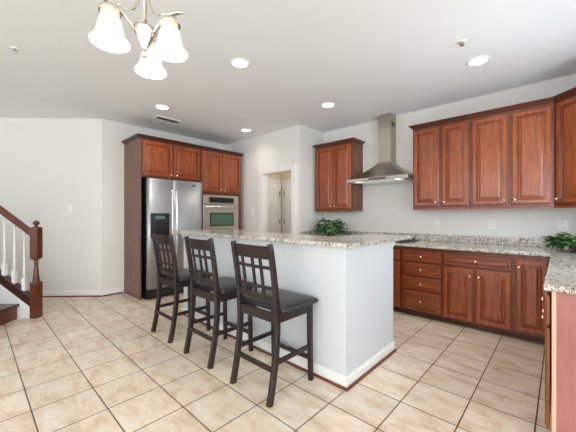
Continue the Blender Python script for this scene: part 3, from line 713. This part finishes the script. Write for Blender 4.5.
def sprinkler(x, y, lab):
    t = thing('fire_sprinkler', lab, 'sprinkler', (x, y, CE), 0, 'ceiling fire sprinklers')
    MB().lathe([(0.034, -0.0005), (0.036, -0.006), (0.012, -0.008)], (x, y, CE), 20).build('escutcheon', M['white'], t)
    MB().lathe([(0.008, -0.0085), (0.007, -0.028), (0.018, -0.030), (0.017, -0.033)], (x, y, CE), 14).build('head', M['nickel'], t)
sprinkler(-3.58, 0.27, 'small white fire sprinkler on the ceiling near the top left of the photo')
sprinkler(-0.625, 2.873, 'small fire sprinkler on the ceiling above the rightmost recessed light')
sprinkler(-3.56, 2.80, 'small fire sprinkler on the ceiling between the refrigerator and the doorway light')

# chandelier
CHX, CHY = -0.566, 1.164
fwv = Vector((-0.68, 0.7333, 0)); rtv = Vector((0.7333, 0.68, 0))
cp = rtv * CHX + fwv * CHY
ch = thing('chandelier', 'satin nickel three-arm chandelier with white frosted bell shades hanging at top left', 'chandelier', (cp.x, cp.y, CE))
MB().lathe([(0.065, 0), (0.062, -0.015), (0.03, -0.03), (0.012, -0.035)], (cp.x, cp.y, CE - 0.0005), 24).build('canopy', M['nickel'], ch)
MB().lathe([(0.006, 1.99), (0.006, CE - 0.036)], (cp.x, cp.y, 0), 12).build('stem', M['nickel'], ch)
MB().lathe([(0.045, 1.985), (0.043, 1.978), (0.030, 1.95), (0.012, 1.912), (0.008, 1.905), (0.014, 1.898), (0.017, 1.886), (0.012, 1.874), (0.003, 1.870)], (cp.x, cp.y, 0), 24).build('hub', M['nickel'], ch)
for (l, d) in ((-.645, 1.068), (-.455, 1.137), (-.598, 1.286)):
    sp = rtv * l + fwv * d; dv = (sp - cp); dist = dv.length; dv.normalize()
    P_ = lambda r, z: (cp.x + dv.x * r, cp.y + dv.y * r, z)
    am = MB().tube([P_(0.030, 1.955), P_(0.055, 1.982), P_(0.085, 2.006), P_(dist, 2.022), P_(dist + 0.035, 2.026), P_(dist + 0.065, 2.020)], [0.006, 0.0085, 0.009, 0.0095, 0.008, 0.003], 10, flat=0.45)
    arm = am.build('arm', M['nickel'], ch)
    rod = MB().tube([P_(0.012, 2.52), P_(0.012, 2.25), P_(0.014, 2.16), P_(0.022, 2.09), P_(0.040, 2.045), P_(0.062, 2.030), P_(0.085, 2.032), P_(0.105, 2.028)], 0.0038, 8).build('scroll_rod', M['nickel'], arm)
    MB().lathe([(0.010, 2.015), (0.022, 2.010), (0.036, 1.994), (0.038, 1.985)], (sp.x, sp.y, 0), 20).build('shade_holder', M['nickel'], arm)
    MB().lathe([(0.031, 1.992), (0.030, 1.975), (0.033, 1.960)], (sp.x, sp.y, 0), 24, caps=False).build('shade_collar', M['fitter'], arm)
    MB().lathe([(0.0335, 1.961), (0.037, 1.948), (0.041, 1.930), (0.0445, 1.912), (0.048, 1.900), (0.054, 1.890), (0.062, 1.883), (0.065, 1.877), (0.063, 1.873), (0.057, 1.874), (0.050, 1.884), (0.042, 1.905), (0.034, 1.950)], (sp.x, sp.y, 0), 32, caps=False).build('shade', M['shade'], arm)
    d_ = bpy.data.lights.new('chandelier_lamp', 'POINT'); d_.energy = 6.0; d_.shadow_soft_size = 0.03; d_.color = (1.0, 0.92, 0.82)
    o = bpy.data.objects.new('chandelier_lamp', d_); COL.objects.link(o); o.parent = ch; o.location = (sp.x - cp.x, sp.y - cp.y, 1.862 - CE)

# ------------------------------------------------------------------ plates
def plate(name, lab, cat, c, U, N, group=None, kind='socket', wd=0.07, ht=0.115):
    c, U, N = Vector(c), Vector(U), Vector(N)
    t = thing(name, lab, cat, c, 0, group)
    fr = Matrix(((U.x, N.x, 0, c.x), (U.y, N.y, 0, c.y), (0, 0, 1, c.z), (0, 0, 0, 1)))
    MB().box(-wd / 2, wd / 2, 0.0005, 0.006, -ht / 2, ht / 2, bev=0.0015, frame=fr).build('plate', M['plate'], t)
    if kind == 'socket':
        for dz in (-0.024, 0.024): MB().box(-0.014, 0.014, 0.0062, 0.008, dz - 0.013, dz + 0.013, M['plate'], frame=fr).box(-0.008, -0.005, 0.0081, 0.0085, dz - 0.006, dz + 0.006, M['slot'], frame=fr).box(0.005, 0.008, 0.0081, 0.0085, dz - 0.006, dz + 0.006, M['slot'], frame=fr).build('socket', None, t)
    else: MB().box(-0.012, 0.012, 0.0062, 0.010, -0.026, 0.026, frame=fr).build('rocker', M['plate'], t)
plate('wall_outlet', 'white wall outlet behind the leafy plant, under the cabinet left of the hood', 'outlet', (-2.65, YB, 1.078), X, -Y)
plate('wall_outlet', 'white wall outlet above the back worktop, over the four-drawer base cabinet', 'outlet', (-1.252, YB, 1.140), X, -Y)
plate('wall_outlet', 'white wall outlet above the back worktop, over the wide-drawer base cabinet', 'outlet', (-0.624, YB, 1.142), X, -Y)
plate('wall_outlet', 'white wall outlet in the corner above the right-hand plant', 'outlet', (0.015, YB, 1.142), X, -Y, wd=0.085)
plate('light_switch', 'white light switch between the oven cabinet and the hallway doorway', 'switch', (-4.33, YD, 1.335), X, -Y, kind='switch')
plate('light_switch', 'white light switch on the bare wall above the newel post', 'switch', (-5.554, 1.046, 1.35), (S2, S2, 0), (S2, -S2, 0), kind='switch')

# ------------------------------------------------------------------ plants
def plant(lab, c, rx, ry, h, n, seed, trails=()):
    rnd = random.Random(seed)
    t = thing('potted_plant', lab, 'plant', c)
    c = Vector(c)
    MB().lathe([(0.05, 0.0005), (0.062, 0.03), (0.068, 0.07), (0.062, 0.072), (0.055, 0.055)], c, 16).build('pot', M['pot'], t)
    lf = MB(); sm = MB()
    def leaf(p, dirv, L, wd, m):
        dirv = dirv.normalized(); side = dirv.cross(Z)
        if side.length < 0.1: side = Vector((1, 0, 0))
        side.normalize(); up = side.cross(dirv)
        q = [p, p + dirv * L * 0.35 + side * wd * 0.5 + up * 0.004, p + dirv * L * 0.72 + side * wd * 0.38 - up * 0.002, p + dirv * L - up * L * 0.18, p + dirv * L * 0.72 - side * wd * 0.38 - up * 0.002, p + dirv * L * 0.35 - side * wd * 0.5 + up * 0.004]
        mid1 = p + dirv * L * 0.35 - up * 0.006; mid2 = p + dirv * L * 0.72 - up * 0.010
        q = [Vector((min(x.x, XR - 0.03), min(x.y, YB - 0.03), max(x.z, c.z + 0.004))) for x in q + [mid1, mid2]]
        a = [lf.v(x) for x in q[:6]]; m1 = lf.v(q[6]); m2 = lf.v(q[7])
        lf.poly([a[0], a[1], m1], m); lf.poly([a[1], a[2], m2, m1], m); lf.poly([a[2], a[3], m2], m)
        lf.poly([a[0], m1, a[5]], m); lf.poly([m1, m2, a[4], a[5]], m); lf.poly([m2, a[3], a[4]], m)
    for i in range(n):
        th = rnd.uniform(0, 2 * math.pi); r_ = rnd.uniform(0.2, 1.0) ** 0.7; hh = h * rnd.uniform(0.25, 1.0) * (1 - 0.55 * r_ ** 2)
        p = c + Vector((rx * r_ * math.cos(th), ry * r_ * math.sin(th), 0.04 + hh))
        dv = Vector((math.cos(th) * rnd.uniform(0.3, 1), math.sin(th) * rnd.uniform(0.3, 1), rnd.uniform(-0.7, 0.7)))
        L = rnd.uniform(0.055, 0.10)
        leaf(p, dv, L, L * rnd.uniform(0.5, 0.7), M['leaf_light'] if rnd.random() < 0.32 else M['leaf'])
        if i % 3 == 0:
            b0 = c + Vector((0.02 * math.cos(th), 0.02 * math.sin(th), 0.05))
            sm.tube([b0, (b0 + p) / 2 + Vector((0, 0, 0.05 * h / 0.3)), p], 0.0022, 5)
    for (tx, ty, nn) in trails:
        for j in range(nn):
            s_ = (j + 1) / nn; p = c + Vector((tx * s_, ty * s_ + rnd.uniform(-0.02, 0.02), 0.03 + 0.05 * (1 - s_) + rnd.uniform(0.0, 0.05)))
            th = rnd.uniform(0, 6.28); L = rnd.uniform(0.04, 0.07)
            leaf(p, Vector((math.cos(th), math.sin(th), rnd.uniform(-0.2, 0.6))), L, L * 0.55, M['leaf_light'] if rnd.random() < 0.35 else M['leaf'])
    lf.build('foliage', None, t); sm.build('stem', M['stem'], t)
plant('leafy green plant on the back worktop left of the cooktop', (-2.74, 3.97, CT + 0.001), 0.27, 0.15, 0.28, 260, 3, ((0.42, -0.03, 34),))
plant('leafy trailing plant in the worktop corner at the right edge of the photo', (0.14, 3.97, CT + 0.001), 0.22, 0.15, 0.14, 260, 11, ((-0.26, 0.06, 26), (-0.20, -0.08, 18)))
